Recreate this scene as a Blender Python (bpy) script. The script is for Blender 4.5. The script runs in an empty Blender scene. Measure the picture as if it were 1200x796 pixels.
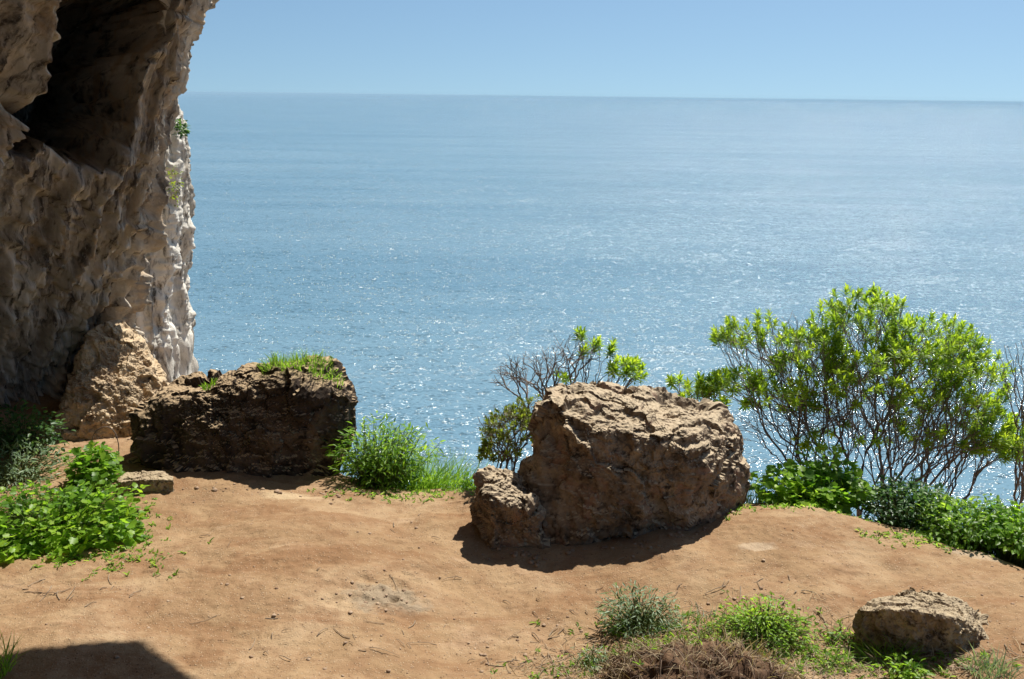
import bpy, bmesh, math, random
import numpy as np
from mathutils import Vector, Matrix

random.seed(7)
rng = np.random.default_rng(7)
R = math.radians
SC = bpy.context.scene

# ------------------------------------------------------------------ camera
F = 1100.0                      # focal length in pixels of the 1200 px wide photograph
H = 2.6
PITCH, ROLL = R(14.55), R(0.68)
cam_d = bpy.data.cameras.new('camera')
cam_d.sensor_width = 36.0
cam_d.lens = 36.0 * F / 1200.0
cam_d.clip_start = 0.05
cam_d.clip_end = 600000
cam = bpy.data.objects.new('camera', cam_d)
SC.collection.objects.link(cam)
CM = Matrix.Rotation(R(90) - PITCH, 3, 'X') @ Matrix.Rotation(ROLL, 3, 'Z')
cam.matrix_world = Matrix.Translation((0, 0, H)) @ CM.to_4x4()
SC.camera = cam

# ------------------------------------------------------------------ sky, sun, exposure
SUN_EL, SUN_AZ = R(58), R(33)   # azimuth from +Y towards +X
w = bpy.data.worlds.new('World')
SC.world = w
w.use_nodes = True
wn, wl = w.node_tree.nodes, w.node_tree.links
sky = wn.new('ShaderNodeTexSky')
sky.sky_type = 'NISHITA'
sky.sun_disc = False
sky.sun_elevation = SUN_EL
sky.sun_rotation = SUN_AZ
sky.altitude = 50
sky.air_density = 1.0
sky.dust_density = 0.6
sky.ozone_density = 5.5
tcw, adw, now_ = wn.new('ShaderNodeTexCoord'), wn.new('ShaderNodeVectorMath'), wn.new('ShaderNodeVectorMath')
adw.operation, now_.operation = 'ADD', 'NORMALIZE'
adw.inputs[1].default_value = (0, 0, 0.13)      # hazy day: the pale band lies below the horizon line
wl.new(tcw.outputs['Generated'], adw.inputs[0])
wl.new(adw.outputs[0], now_.inputs[0])
wl.new(now_.outputs[0], sky.inputs['Vector'])
tint = wn.new('ShaderNodeMix'); tint.data_type = 'RGBA'; tint.blend_type = 'MULTIPLY'
tint.inputs[0].default_value = 1.0
tint.inputs[7].default_value = (1.06, 1.10, 1.0, 1)
wl.new(sky.outputs[0], tint.inputs[6])
wl.new(tint.outputs[2], wn['Background'].inputs[0])
wn['Background'].inputs[1].default_value = 0.070

sd = bpy.data.lights.new('sun', 'SUN')
sd.energy = 5.0
sd.angle = R(0.5)
sd.color = (1.0, 0.95, 0.86)
sun = bpy.data.objects.new('sun', sd)
SC.collection.objects.link(sun)
SUN_DIR = Vector((math.sin(SUN_AZ) * math.cos(SUN_EL), math.cos(SUN_AZ) * math.cos(SUN_EL), math.sin(SUN_EL)))
sun.rotation_euler = SUN_DIR.to_track_quat('Z', 'Y').to_euler()
sun.location = (6, 10, 14)

SC.view_settings.view_transform = 'Standard'
SC.view_settings.look = 'None'
SC.view_settings.exposure = 0.62
SC.view_settings.gamma = 1.0
SC.render.engine = 'CYCLES'
SC.cycles.use_denoising = True
SC.cycles.max_bounces = 6
SC.cycles.diffuse_bounces = 4
SC.cycles.sample_clamp_indirect = 4.0
SC.cycles.sample_clamp_direct = 60.0

# ------------------------------------------------------------------ helpers
def ray(px, py):
    return (CM @ Vector(((px - 600) / F, -(py - 398) / F, -1.0))).normalized()

def P(px, py, Y):
    d = ray(px, py)
    t = Y / d.y
    return Vector((d.x * t, Y, H + d.z * t))

CMI = np.array(CM.transposed())
def project(v):
    q = (v - np.array([0, 0, H])) @ CMI.T
    dz = np.maximum(-q[:, 2], 0.05)
    return np.stack([600 + F * q[:, 0] / dz, 398 - F * q[:, 1] / dz], 1)

def hash3(i, j, k, seed):
    with np.errstate(over='ignore'):
        h = (i.astype(np.uint32) * np.uint32(374761393) + j.astype(np.uint32) * np.uint32(668265263)
             + k.astype(np.uint32) * np.uint32(2147483647 - 58) + np.uint32((seed * 974634777 + 12345) & 0xffffffff))
        h = (h ^ (h >> np.uint32(13))) * np.uint32(1274126177)
        h = (h ^ (h >> np.uint32(15))) * np.uint32(2246822519)
        h = h ^ (h >> np.uint32(16))
    return h.astype(np.float64) / 4294967295.0

def vnoise(p, seed=0):
    p = np.asarray(p, float)
    f = np.floor(p)
    i = f.astype(np.int64)
    t = p - f
    t = t * t * t * (t * (t * 6 - 15) + 10)
    r = 0
    for a in (0, 1):
        wa = t[:, 0] if a else 1 - t[:, 0]
        for b in (0, 1):
            wb = t[:, 1] if b else 1 - t[:, 1]
            for c in (0, 1):
                wc = t[:, 2] if c else 1 - t[:, 2]
                r = r + wa * wb * wc * hash3(i[:, 0] + a, i[:, 1] + b, i[:, 2] + c, seed)
    return r * 2 - 1

def fbm(p, octv=5, gain=0.5, seed=0):
    r, a = 0, 1.0
    p = np.array(p, float)
    for o in range(octv):
        r = r + a * vnoise(p, seed + o)
        p = p * 2.03 + 17.3
        a *= gain
    return r

def ridged(p, octv=4, gain=0.5, seed=0):
    r, a = 0, 1.0
    p = np.array(p, float)
    for o in range(octv):
        r = r + a * (1 - np.abs(vnoise(p, seed + o)) * 2)
        p = p * 2.1 + 9.1
        a *= gain
    return r

def worley(p, seed=0):
    p = np.asarray(p, float)
    f = np.floor(p)
    i = f.astype(np.int64)
    best = np.full(len(p), 9.0)
    for a in (-1, 0, 1):
        for b in (-1, 0, 1):
            for c in (-1, 0, 1):
                q = i + np.array([a, b, c])
                o = np.stack([hash3(q[:, 0], q[:, 1], q[:, 2], seed + s) for s in (11, 12, 13)], 1)
                best = np.minimum(best, ((q + o - p) ** 2).sum(1))
    return np.sqrt(best)

def cells(p, seed=0):
    p = np.asarray(p, float)
    f = np.floor(p)
    i = f.astype(np.int64)
    best = np.full(len(p), 9.0); val = np.zeros(len(p))
    for a in (-1, 0, 1):
        for b in (-1, 0, 1):
            for c in (-1, 0, 1):
                q = i + np.array([a, b, c])
                o = np.stack([hash3(q[:, 0], q[:, 1], q[:, 2], seed + s) for s in (11, 12, 13)], 1)
                dv = p - q - o
                d = (dv ** 2).sum(1)
                g = np.stack([hash3(q[:, 0], q[:, 1], q[:, 2], seed + s) for s in (15, 16, 17)], 1) - 0.5
                m = d < best
                best = np.where(m, d, best)
                val = np.where(m, hash3(q[:, 0], q[:, 1], q[:, 2], seed + 14) + (dv * g).sum(1) * 1.2, val)
    return val

def sstep(x, a, b):
    t = np.clip((np.asarray(x, float) - a) / (b - a), 0, 1)
    return t * t * (3 - 2 * t)

def tag(o, label=None, cat=None, group=None, kind=None):
    if label: o['label'] = label
    if cat: o['category'] = cat
    if group: o['group'] = group
    if kind: o['kind'] = kind
    return o

def mesh_obj(name, v, faces, mat, parent=None, smooth=True, loc=None, tint=None):
    v = np.asarray(v, float)
    if loc is not None:
        v = v - np.array(loc)
    me = bpy.data.meshes.new(name)
    if isinstance(faces, np.ndarray) and faces.ndim == 2:
        n, k = faces.shape
        me.vertices.add(len(v))
        me.vertices.foreach_set('co', v.astype(np.float32).ravel())
        me.loops.add(n * k)
        me.loops.foreach_set('vertex_index', faces.astype(np.int32).ravel())
        me.polygons.add(n)
        me.polygons.foreach_set('loop_start', np.arange(0, n * k, k, dtype=np.int32))
        me.update(calc_edges=True)
        me.validate()
    else:
        me.from_pydata(v.tolist(), [], [list(map(int, f)) for f in faces])
    me.polygons.foreach_set('use_smooth', np.full(len(me.polygons), smooth))
    if tint is not None:
        a = me.attributes.new('tint', 'FLOAT', 'POINT')
        a.data.foreach_set('value', np.asarray(tint, np.float32))
    me.materials.append(mat)
    o = bpy.data.objects.new(name, me)
    SC.collection.objects.link(o)
    if loc is not None:
        o.location = loc
    if parent is not None:
        o.parent = parent
    return o

def thing(name, loc, label, cat, group=None):
    o = bpy.data.objects.new(name, None)
    o.empty_display_size = 0.1
    SC.collection.objects.link(o)
    o.location = loc
    return tag(o, label, cat, group)

def grid_faces(nu, nv, wrap=False):
    i, j = np.meshgrid(np.arange(nu - 1), np.arange(nv if wrap else nv - 1), indexing='ij')
    j2 = (j + 1) % nv
    return np.stack([i * nv + j, (i + 1) * nv + j, (i + 1) * nv + j2, i * nv + j2], -1).reshape(-1, 4)

def vnormals(v, f):
    n = np.zeros_like(v)
    fn = np.cross(v[f[:, 1]] - v[f[:, 0]], v[f[:, -1]] - v[f[:, 0]])
    for k in range(f.shape[1]):
        np.add.at(n, f[:, k], fn)
    return n / np.maximum(np.linalg.norm(n, axis=1, keepdims=True), 1e-12)

# ------------------------------------------------------------------ materials
class NT:
    def __init__(s, name):
        s.m = bpy.data.materials.new(name)
        s.m.use_nodes = True
        s.n, s.l = s.m.node_tree.nodes, s.m.node_tree.links
        s.b = s.n['Principled BSDF']
        s.out = s.n['Material Output']
        s.co = s.n.new('ShaderNodeTexCoord')
    def vec(s, scale=(1, 1, 1), rot=(0, 0, 0), src=None):
        mp = s.n.new('ShaderNodeMapping')
        mp.inputs['Scale'].default_value = scale
        mp.inputs['Rotation'].default_value = rot
        s.l.new(src or s.co.outputs['Object'], mp.inputs['Vector'])
        return mp.outputs[0]
    def noise(s, scale, detail=6, rough=0.55, vec=None, dist=0.0, color=False):
        t = s.n.new('ShaderNodeTexNoise')
        t.inputs['Scale'].default_value = scale
        t.inputs['Detail'].default_value = detail
        t.inputs['Roughness'].default_value = rough
        t.inputs['Distortion'].default_value = dist
        s.l.new(vec or s.co.outputs['Object'], t.inputs['Vector'])
        return t.outputs['Color' if color else 0]
    def voro(s, scale, vec=None, feature='F1'):
        t = s.n.new('ShaderNodeTexVoronoi')
        t.feature = feature
        t.inputs['Scale'].default_value = scale
        s.l.new(vec or s.co.outputs['Object'], t.inputs['Vector'])
        return t.outputs['Distance']
    def ramp(s, fac, stops):
        r = s.n.new('ShaderNodeValToRGB')
        e = r.color_ramp.elements
        while len(e) < len(stops):
            e.new(0.5)
        for k, (p, c) in enumerate(stops):
            e[k].position = p
            e[k].color = (*c, 1) if len(c) == 3 else c
        s.l.new(fac, r.inputs[0])
        return r.outputs[0]
    def mix(s, fac, a, b, mode='MIX'):
        x = s.n.new('ShaderNodeMix')
        x.data_type = 'RGBA'
        x.blend_type = mode
        for sock, val in ((x.inputs[0], fac), (x.inputs[6], a), (x.inputs[7], b)):
            if isinstance(val, (int, float)):
                sock.default_value = val
            elif isinstance(val, tuple):
                sock.default_value = (*val, 1)
            else:
                s.l.new(val, sock)
        return x.outputs[2]
    def math(s, op, a, b=0.0):
        x = s.n.new('ShaderNodeMath')
        x.operation = op
        for sock, val in ((x.inputs[0], a), (x.inputs[1], b)):
            if isinstance(val, (int, float)):
                sock.default_value = val
            else:
                s.l.new(val, sock)
        return x.outputs[0]
    def bump(s, h, strength, dist, prev=None):
        x = s.n.new('ShaderNodeBump')
        x.inputs['Strength'].default_value = strength
        x.inputs['Distance'].default_value = dist
        s.l.new(h, x.inputs['Height'])
        if prev is not None:
            s.l.new(prev, x.inputs['Normal'])
        return x.outputs[0]
    def done(s, color, rough=0.9, normal=None, spec=0.2):
        if isinstance(color, tuple):
            s.b.inputs['Base Color'].default_value = (*color, 1)
        else:
            s.l.new(color, s.b.inputs['Base Color'])
        s.b.inputs['Roughness'].default_value = rough
        s.b.inputs['Specular IOR Level'].default_value = spec
        if normal is not None:
            s.l.new(normal, s.b.inputs['Normal'])
        return s.m

def rock_mat(name, light, mid, dark, scale=1.0, streak=None, stain=0.5, blotch=None, lit_top=None, flow=False):
    t = NT(name)
    src = None
    if flow:
        at = t.n.new('ShaderNodeAttribute'); at.attribute_name = 'flow'
        src = at.outputs['Vector']
    v = t.vec(scale=streak, src=src) if streak else None
    a = t.noise(1.6 * scale, 10, 0.62, v, 0.6)
    c = t.ramp(a, [(0.34, dark), (0.49, mid), (0.67, light)])
    b = t.noise(7 * scale, 8, 0.65, v, 0.3)
    c = t.mix(t.ramp(b, [(0.36, (1, 1, 1)), (0.5, (0, 0, 0))]), c, tuple(x * 0.45 for x in dark))
    g = t.noise(24 * scale, 6, 0.7)
    c = t.mix(t.math('MULTIPLY', t.ramp(g, [(0.55, (0, 0, 0)), (0.7, (1, 1, 1))]), stain), c, light)
    if blotch:
        q = t.noise(2.3 * scale, 6, 0.6, None, 1.0)
        c = t.mix(t.ramp(q, [(0.54, (0, 0, 0)), (0.66, (0.75, 0.75, 0.75))]), c, blotch)
    if lit_top:  # paler mix on upward faces paints sunlight into the rock tops
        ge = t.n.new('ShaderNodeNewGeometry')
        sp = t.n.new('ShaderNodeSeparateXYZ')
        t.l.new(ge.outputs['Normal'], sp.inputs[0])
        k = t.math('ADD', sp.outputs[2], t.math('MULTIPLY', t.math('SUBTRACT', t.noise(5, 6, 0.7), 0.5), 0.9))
        c = t.mix(t.ramp(k, [(0.55, (0, 0, 0)), (0.85, (0.8, 0.8, 0.8))]), c, lit_top)
    n = t.bump(t.noise(34 * scale, 10, 0.66), 0.5, 0.014)
    n = t.bump(t.noise(140 * scale, 4, 0.6), 0.35, 0.005, n)
    return t.done(c, 0.95, n, 0.12)

def leaf_mat(name, a, b, c, trans=0.45, rough=0.42, spec=0.3):
    t = NT(name)
    at = t.n.new('ShaderNodeAttribute')
    at.attribute_name = 'tint'
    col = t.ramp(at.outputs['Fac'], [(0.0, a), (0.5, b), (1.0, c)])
    t.done(col, rough, None, spec)
    tr = t.n.new('ShaderNodeBsdfTranslucent')
    x = t.mix(1.0, col, (1.0, 1.0, 0.55), 'MULTIPLY')
    hs = t.n.new('ShaderNodeHueSaturation')
    hs.inputs['Value'].default_value = 1.9
    t.l.new(x, hs.inputs['Color'])
    t.l.new(hs.outputs[0], tr.inputs[0])
    ms = t.n.new('ShaderNodeMixShader')
    ms.inputs[0].default_value = trans
    t.l.new(t.b.outputs[0], ms.inputs[1])
    t.l.new(tr.outputs[0], ms.inputs[2])
    t.l.new(ms.outputs[0], t.out.inputs[0])
    return t.m

def bark_mat(name, a, b):
    t = NT(name)
    c = t.ramp(t.noise(9, 6, 0.6), [(0.35, a), (0.65, b)])
    return t.done(c, 0.9, t.bump(t.noise(60, 4), 0.4, 0.004))

M_CAVE = rock_mat('cave_limestone', (0.68, 0.62, 0.53), (0.43, 0.37, 0.295), (0.17, 0.14, 0.115), 1.3, (4.5, 0.6, 1.0), 0.5, (0.46, 0.34, 0.22), None, True)
M_CLIFF = rock_mat('pale_limestone', (0.74, 0.71, 0.64), (0.58, 0.54, 0.47), (0.24, 0.21, 0.17), 1.2, (1.8, 1.8, 0.5), 0.5)
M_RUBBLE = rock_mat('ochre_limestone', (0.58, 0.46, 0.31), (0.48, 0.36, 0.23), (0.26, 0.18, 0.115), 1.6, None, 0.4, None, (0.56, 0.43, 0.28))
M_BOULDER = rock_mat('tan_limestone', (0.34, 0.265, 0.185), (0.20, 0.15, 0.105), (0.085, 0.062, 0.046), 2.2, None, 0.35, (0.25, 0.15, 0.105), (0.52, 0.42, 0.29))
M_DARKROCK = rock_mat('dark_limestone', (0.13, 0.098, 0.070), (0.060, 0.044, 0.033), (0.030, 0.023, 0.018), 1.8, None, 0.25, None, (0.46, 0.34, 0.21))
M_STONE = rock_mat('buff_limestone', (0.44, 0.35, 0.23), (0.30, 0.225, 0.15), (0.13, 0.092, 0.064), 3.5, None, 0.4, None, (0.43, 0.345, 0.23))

L_EUPH = leaf_mat('euphorbia_leaf', (0.09, 0.17, 0.02), (0.21, 0.325, 0.035), (0.36, 0.44, 0.045), 0.55)
L_BRIGHT = leaf_mat('mallow_leaf', (0.075, 0.17, 0.018), (0.16, 0.30, 0.03), (0.28, 0.42, 0.045), 0.5)
L_GREEN = leaf_mat('herb_leaf', (0.08, 0.17, 0.025), (0.17, 0.30, 0.04), (0.28, 0.41, 0.06), 0.55)
L_DARK = leaf_mat('dark_leaf', (0.025, 0.065, 0.018), (0.05, 0.12, 0.03), (0.10, 0.19, 0.05), 0.4)
L_GREY = leaf_mat('grey_green_leaf', (0.10, 0.16, 0.09), (0.17, 0.25, 0.14), (0.25, 0.33, 0.20), 0.35)
L_OLIVE = leaf_mat('olive_leaf', (0.12, 0.10, 0.035), (0.15, 0.19, 0.03), (0.23, 0.30, 0.04), 0.45)
L_DRY = leaf_mat('dry_straw', (0.22, 0.155, 0.09), (0.33, 0.25, 0.15), (0.45, 0.37, 0.24), 0.25, 0.8)
L_ROOT = leaf_mat('root_fibre', (0.05, 0.034, 0.024), (0.09, 0.06, 0.042), (0.16, 0.11, 0.075), 0.1, 0.9)
B_EUPH = bark_mat('euphorbia_bark', (0.13, 0.10, 0.085), (0.30, 0.24, 0.205))
B_TWIG = bark_mat('dead_twig', (0.13, 0.10, 0.085), (0.27, 0.22, 0.19))
B_STEM = bark_mat('green_stem', (0.07, 0.10, 0.03), (0.14, 0.16, 0.05))

# ------------------------------------------------------------------ ground
def flat_xy(px, py, z=0.0):
    d = ray(px, py)
    t = (z - H) / d.z
    return d.x * t, d.y * t

EDGE = [(-12, 9.5), (-4.8, 8.8), (-3.9, 8.2), (-3.3, 7.5), (-2.6, 7.1), (-2.0, 6.8), (-1.3, 6.35)]
for px, py in ((430, 560), (490, 563), (560, 572), (700, 568), (800, 572), (880, 585), (940, 589), (1000, 598), (1060, 611), (1120, 630), (1200, 650), (1320, 690)):
    EDGE.append(flat_xy(px, py))
EDGE += [(6, 3.5), (12, 2.0)]
EX, EY = np.array([e[0] for e in EDGE]), np.array([e[1] for e in EDGE])

PIT = flat_xy(447, 695)
def gz(x, y):
    x = np.asarray(x, float); y = np.asarray(y, float)
    sh = x.shape
    x = x.ravel(); y = y.ravel()
    p2 = np.stack([x, y, np.zeros_like(x)], 1)
    z = 0.058 * fbm(p2 * 0.8, 3, 0.5, 3) + 0.013 * fbm(p2 * 4.2, 4, 0.5, 9) - 0.008 * sstep(-worley(p2 * 3.4, 12), -0.40, -0.1) * sstep(vnoise(p2 * 1.1, 14), -0.2, 0.3)
    bank = sstep(-x, 3.2, 4.5) * sstep(y, 5.6, 7.4)
    z = z + 0.34 * bank * (1 + 0.25 * vnoise(p2 * 2.0, 5))
    cx, cy = flat_xy(950, 610)
    z = z + 0.05 * np.exp(-(((x - cx) / 0.5) ** 2 + ((y - cy) / 0.35) ** 2))
    cx, cy = flat_xy(640, 690)
    z = z - 0.05 * np.exp(-(((x - cx) / 1.1) ** 2 + ((y - cy) / 0.4) ** 2))
    cx, cy = flat_xy(830, 800)
    z = z + 0.06 * np.exp(-(((x - cx) / 0.65) ** 2 + ((y - cy) / 0.35) ** 2))
    # stony worn patch
    q = ((x - PIT[0]) / 0.22) ** 2 + ((y - PIT[1]) / 0.16) ** 2
    z = z - 0.03 * np.exp(-q) + 0.022 * np.exp(-q * 0.8) * ridged(p2 * 13, 3, 0.5, 31)
    d = y - (np.interp(x, EX, EY) + 0.12 * vnoise(p2 * 1.7, 21) + 0.04 * vnoise(p2 * 6, 22))
    sp = 0.12 * np.logaddexp(0, d / 0.12)
    z = z - 0.75 * sp - 1.2 * np.maximum(d - 1.6, 0)
    near = np.exp(-np.maximum(d, 0) / 0.5)
    z = z + (0.0035 * ridged(p2 * 15, 3, 0.55, 41) + 0.004 * sstep(vnoise(p2 * 38, 44), 0.35, 0.75)) * near
    return np.maximum(z, -92.0).reshape(sh)

def G(px, py):
    d = ray(px, py)
    t = np.linspace(2.5, 14, 4000)
    x, y, z = d.x * t, d.y * t, H + d.z * t
    k = int(np.argmax(z < gz(x, y)))
    return Vector((x[k], y[k], float(gz(x[k:k+1], y[k:k+1])[0])))

def on_ground(x, y, dz=0.0):
    return Vector((x, y, float(gz(np.array([x]), np.array([y]))[0]) + dz))

def build_ground():
    xs = np.concatenate([np.linspace(-300, -8, 24)[:-1], np.linspace(-8, -4.2, 90)[:-1], np.linspace(-4.2, 3.8, 560), np.linspace(3.8, 9, 90)[1:], np.linspace(9, 300, 24)[1:]])
    ys = np.concatenate([np.linspace(-12, 2.6, 60)[:-1], np.linspace(2.6, 7.4, 400), np.linspace(7.4, 11, 80)[1:], np.linspace(11, 90, 40)[1:]])
    X, Y = np.meshgrid(xs, ys, indexing='ij')
    Z = gz(X, Y)
    v = np.stack([X, Y, Z], -1).reshape(-1, 3)
    t = NT('dirt')
    c = t.ramp(t.noise(0.9, 8, 0.6, None, 0.8), [(0.32, (0.245, 0.154, 0.083)), (0.5, (0.315, 0.209, 0.117)), (0.68, (0.385, 0.275, 0.168))])
    c = t.mix(t.ramp(t.noise(5.5, 8, 0.65, None, 0.4), [(0.35, (0.55, 0.55, 0.55)), (0.55, (0, 0, 0))]), c, (0.215, 0.120, 0.066))
    c = t.mix(t.ramp(t.noise(3.1, 6, 0.7, t.vec((0.6, 1.6, 1))), [(0.56, (0, 0, 0)), (0.72, (0.7, 0.7, 0.7))]), c, (0.43, 0.30, 0.19))
    c = t.mix(t.ramp(t.noise(70, 5, 0.7), [(0.60, (0, 0, 0)), (0.72, (0.6, 0.6, 0.6))]), c, (0.42, 0.31, 0.21))
    c = t.mix(t.ramp(t.noise(42, 5, 0.7), [(0.30, (0.7, 0.7, 0.7)), (0.40, (0, 0, 0))]), c, (0.12, 0.065, 0.035))
    # pale bare limestone showing through the soil
    def patch(cx, cy, rx, ry, col, fac):
        nonlocal c
        sp = t.n.new('ShaderNodeSeparateXYZ')
        t.l.new(t.co.outputs['Object'], sp.inputs[0])
        dx = t.math('DIVIDE', t.math('SUBTRACT', sp.outputs[0], cx), rx)
        dy = t.math('DIVIDE', t.math('SUBTRACT', sp.outputs[1], cy), ry)
        d2 = t.math('ADD', t.math('MULTIPLY', dx, dx), t.math('MULTIPLY', dy, dy))
        f = t.math('ADD', d2, t.math('MULTIPLY', t.math('SUBTRACT', t.noise(9, 6, 0.7), 0.5), 2.6))
        f = t.ramp(f, [(0.35, (fac,) * 3), (0.95, (0, 0, 0))])
        c = t.mix(f, c, col)
    for px, py, rx, ry, col, fac in ((452, 697, .24, .17, (0.27, 0.215, 0.15), .8), (340, 578, .22, .10, (0.50, 0.39, 0.25), .5), (1150, 643, .26, .10, (0.46, 0.38, 0.28), .55),
                                     (888, 652, .14, .06, (0.45, 0.36, 0.26), .5), (955, 600, .3, .12, (0.44, 0.33, 0.2), .6)):
        x, y = flat_xy(px, py)
        patch(x, y, rx, ry, col, fac)
    # trodden darker earth, streaks of pale dust and scattered grit
    c = t.mix(t.ramp(t.noise(1.7, 9, 0.72, t.vec((0.8, 1.7, 1), (0, 0, 0.3)), 0.7), [(0.48, (0, 0, 0)), (0.62, (0.8, 0.8, 0.8))]), c, (0.225, 0.124, 0.064))
    vd = t.voro(55)
    c = t.mix(t.ramp(vd, [(0.12, (0.75, 0.75, 0.75)), (0.22, (0, 0, 0))]), c, (0.44, 0.335, 0.23))
    c = t.mix(t.ramp(t.voro(31, t.vec((1, 1, 1), (0, 0, 0.7))), [(0.09, (0.8, 0.8, 0.8)), (0.17, (0, 0, 0))]), c, (0.12, 0.072, 0.045))
    n = t.bump(t.noise(22, 12, 0.68), 0.6, 0.022)
    n = t.bump(t.noise(150, 5, 0.7), 0.5, 0.006, n)
    n = t.bump(t.ramp(vd, [(0.0, (1, 1, 1)), (0.3, (0, 0, 0))]), 0.5, 0.008, n)
    m = t.done(c, 0.97, n, 0.08)
    tag(mesh_obj('ground', v, grid_faces(len(xs), len(ys)), m), 'reddish brown trodden earth of the terrace above the sea', None, None, 'structure')
build_ground()

def build_sea():
    t = NT('sea_water')
    b = t.b
    def slope(scale, sx, detail, k, rot=0.0):
        v = t.vec((scale * sx, scale, scale), (0, 0, rot))
        n = t.noise(1.0, detail, 0.6, v, 0.0, True)
        s = t.n.new('ShaderNodeVectorMath'); s.operation = 'SUBTRACT'
        t.l.new(n, s.inputs[0]); s.inputs[1].default_value = (0.5, 0.5, 0.5)
        m = t.n.new('ShaderNodeVectorMath'); m.operation = 'MULTIPLY'
        t.l.new(s.outputs[0], m.inputs[0]); m.inputs[1].default_value = (k * 0.8, k, 0)
        return m.outputs[0]
    parts = [slope(0.045, 0.5, 3, 0.6, 0.25), slope(0.30, 0.5, 3, 1.9, -0.15), slope(1.3, 0.5, 3, 4.1, 0.2)]
    acc = None
    for s in parts:
        a = t.n.new('ShaderNodeVectorMath'); a.operation = 'ADD'
        t.l.new(s, a.inputs[0])
        if acc is None:
            a.inputs[1].default_value = (0, 0, 1)
        else:
            t.l.new(acc, a.inputs[1])
        acc = a.outputs[0]
    nz = t.n.new('ShaderNodeVectorMath'); nz.operation = 'NORMALIZE'
    t.l.new(acc, nz.inputs[0])
    c = t.ramp(t.noise(0.006, 5, 0.6, t.vec((0.35, 1.8, 1))), [(0.35, (0.10, 0.195, 0.26)), (0.65, (0.15, 0.25, 0.31))])
    t.done(c, 0.135, nz.outputs[0], 0.5)
    b.inputs['IOR'].default_value = 1.33
    r = [0, 60, 150, 400, 1000, 3000, 10000, 40000, 200000]
    n = 96
    v = [(0, 60, -90)]
    for q in r[1:]:
        v += [(q * math.cos(2 * math.pi * k / n), 60 + q * math.sin(2 * math.pi * k / n), -90) for k in range(n)]
    f = [(0, 1 + k, 1 + (k + 1) % n) for k in range(n)]
    for i in range(len(r) - 2):
        for k in range(n):
            a0, a1 = 1 + i * n + k, 1 + i * n + (k + 1) % n
            f.append((a0, a0 + n, a1 + n, a1))
    tag(mesh_obj('sea', v, f, t.m), 'calm blue sea glittering in the sun out to the horizon', None, None, 'structure')
build_sea()

def build_haze():
    m = bpy.data.materials.new('haze')
    m.use_nodes = True
    n, l = m.node_tree.nodes, m.node_tree.links
    n.clear()
    out = n.new('ShaderNodeOutputMaterial')
    pv = n.new('ShaderNodeVolumePrincipled')
    pv.inputs['Color'].default_value = (0.47, 0.71, 0.90, 1)
    pv.inputs['Density'].default_value = 3.5e-5
    l.new(pv.outputs[0], out.inputs['Volume'])
    a, z0, z1 = 201000.0, -93.5, 9.0
    v = [(x, y, z) for z in (z0, z1) for x, y in ((-a, -a), (a, -a), (a, a), (-a, a))]
    f = [(3, 2, 1, 0), (4, 5, 6, 7), (0, 1, 5, 4), (1, 2, 6, 5), (2, 3, 7, 6), (3, 0, 4, 7)]
    tag(mesh_obj('haze', v, f, m, smooth=False), 'thin blue sea haze over the water', None, None, 'stuff')
build_haze()

# ------------------------------------------------------------------ cave wall and cliff
def resample(poly, n, lo=None):
    """points along a Catmull-Rom curve through poly (k,2 or 3); n samples evenly by length"""
    p = np.array(poly, float)
    p = np.vstack([2 * p[0] - p[1], p, 2 * p[-1] - p[-2]])
    out = []
    for i in range(1, len(p) - 2):
        t = np.linspace(0, 1, 40, endpoint=False)[:, None]
        a, b, c, d = p[i-1], p[i], p[i+1], p[i+2]
        out.append(0.5 * (2*b + (c-a)*t + (2*a-5*b+4*c-d)*t*t + (3*b-a-3*c+d)*t**3))
    q = np.vstack(out + [p[-2:-1]])
    s = np.concatenate([[0], np.cumsum(np.linalg.norm(np.diff(q, axis=0), axis=1))])
    u = s[-1] * (np.linspace(0, 1, n) if lo is None else lo)
    return np.stack([np.interp(u, s, q[:, k]) for k in range(q.shape[1])], 1)

def poly_dist(p, poly):
    """signed distance (inside positive) of 2-D points to polygon"""
    poly = np.array(poly, float)
    n = len(poly)
    d = np.full(len(p), 1e9)
    ins = np.zeros(len(p), bool)
    for i in range(n):
        a, b = poly[i], poly[(i + 1) % n]
        ab = b - a
        t = np.clip(((p - a) @ ab) / (ab @ ab), 0, 1)
        d = np.minimum(d, np.linalg.norm(p - a - t[:, None] * ab, axis=1))
        c = ((a[1] > p[:, 1]) != (b[1] > p[:, 1])) & (p[:, 0] < (b[0] - a[0]) * (p[:, 1] - a[1]) / (b[1] - a[1] + 1e-12) + a[0])
        ins ^= c
    return np.where(ins, d, -d)

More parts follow.
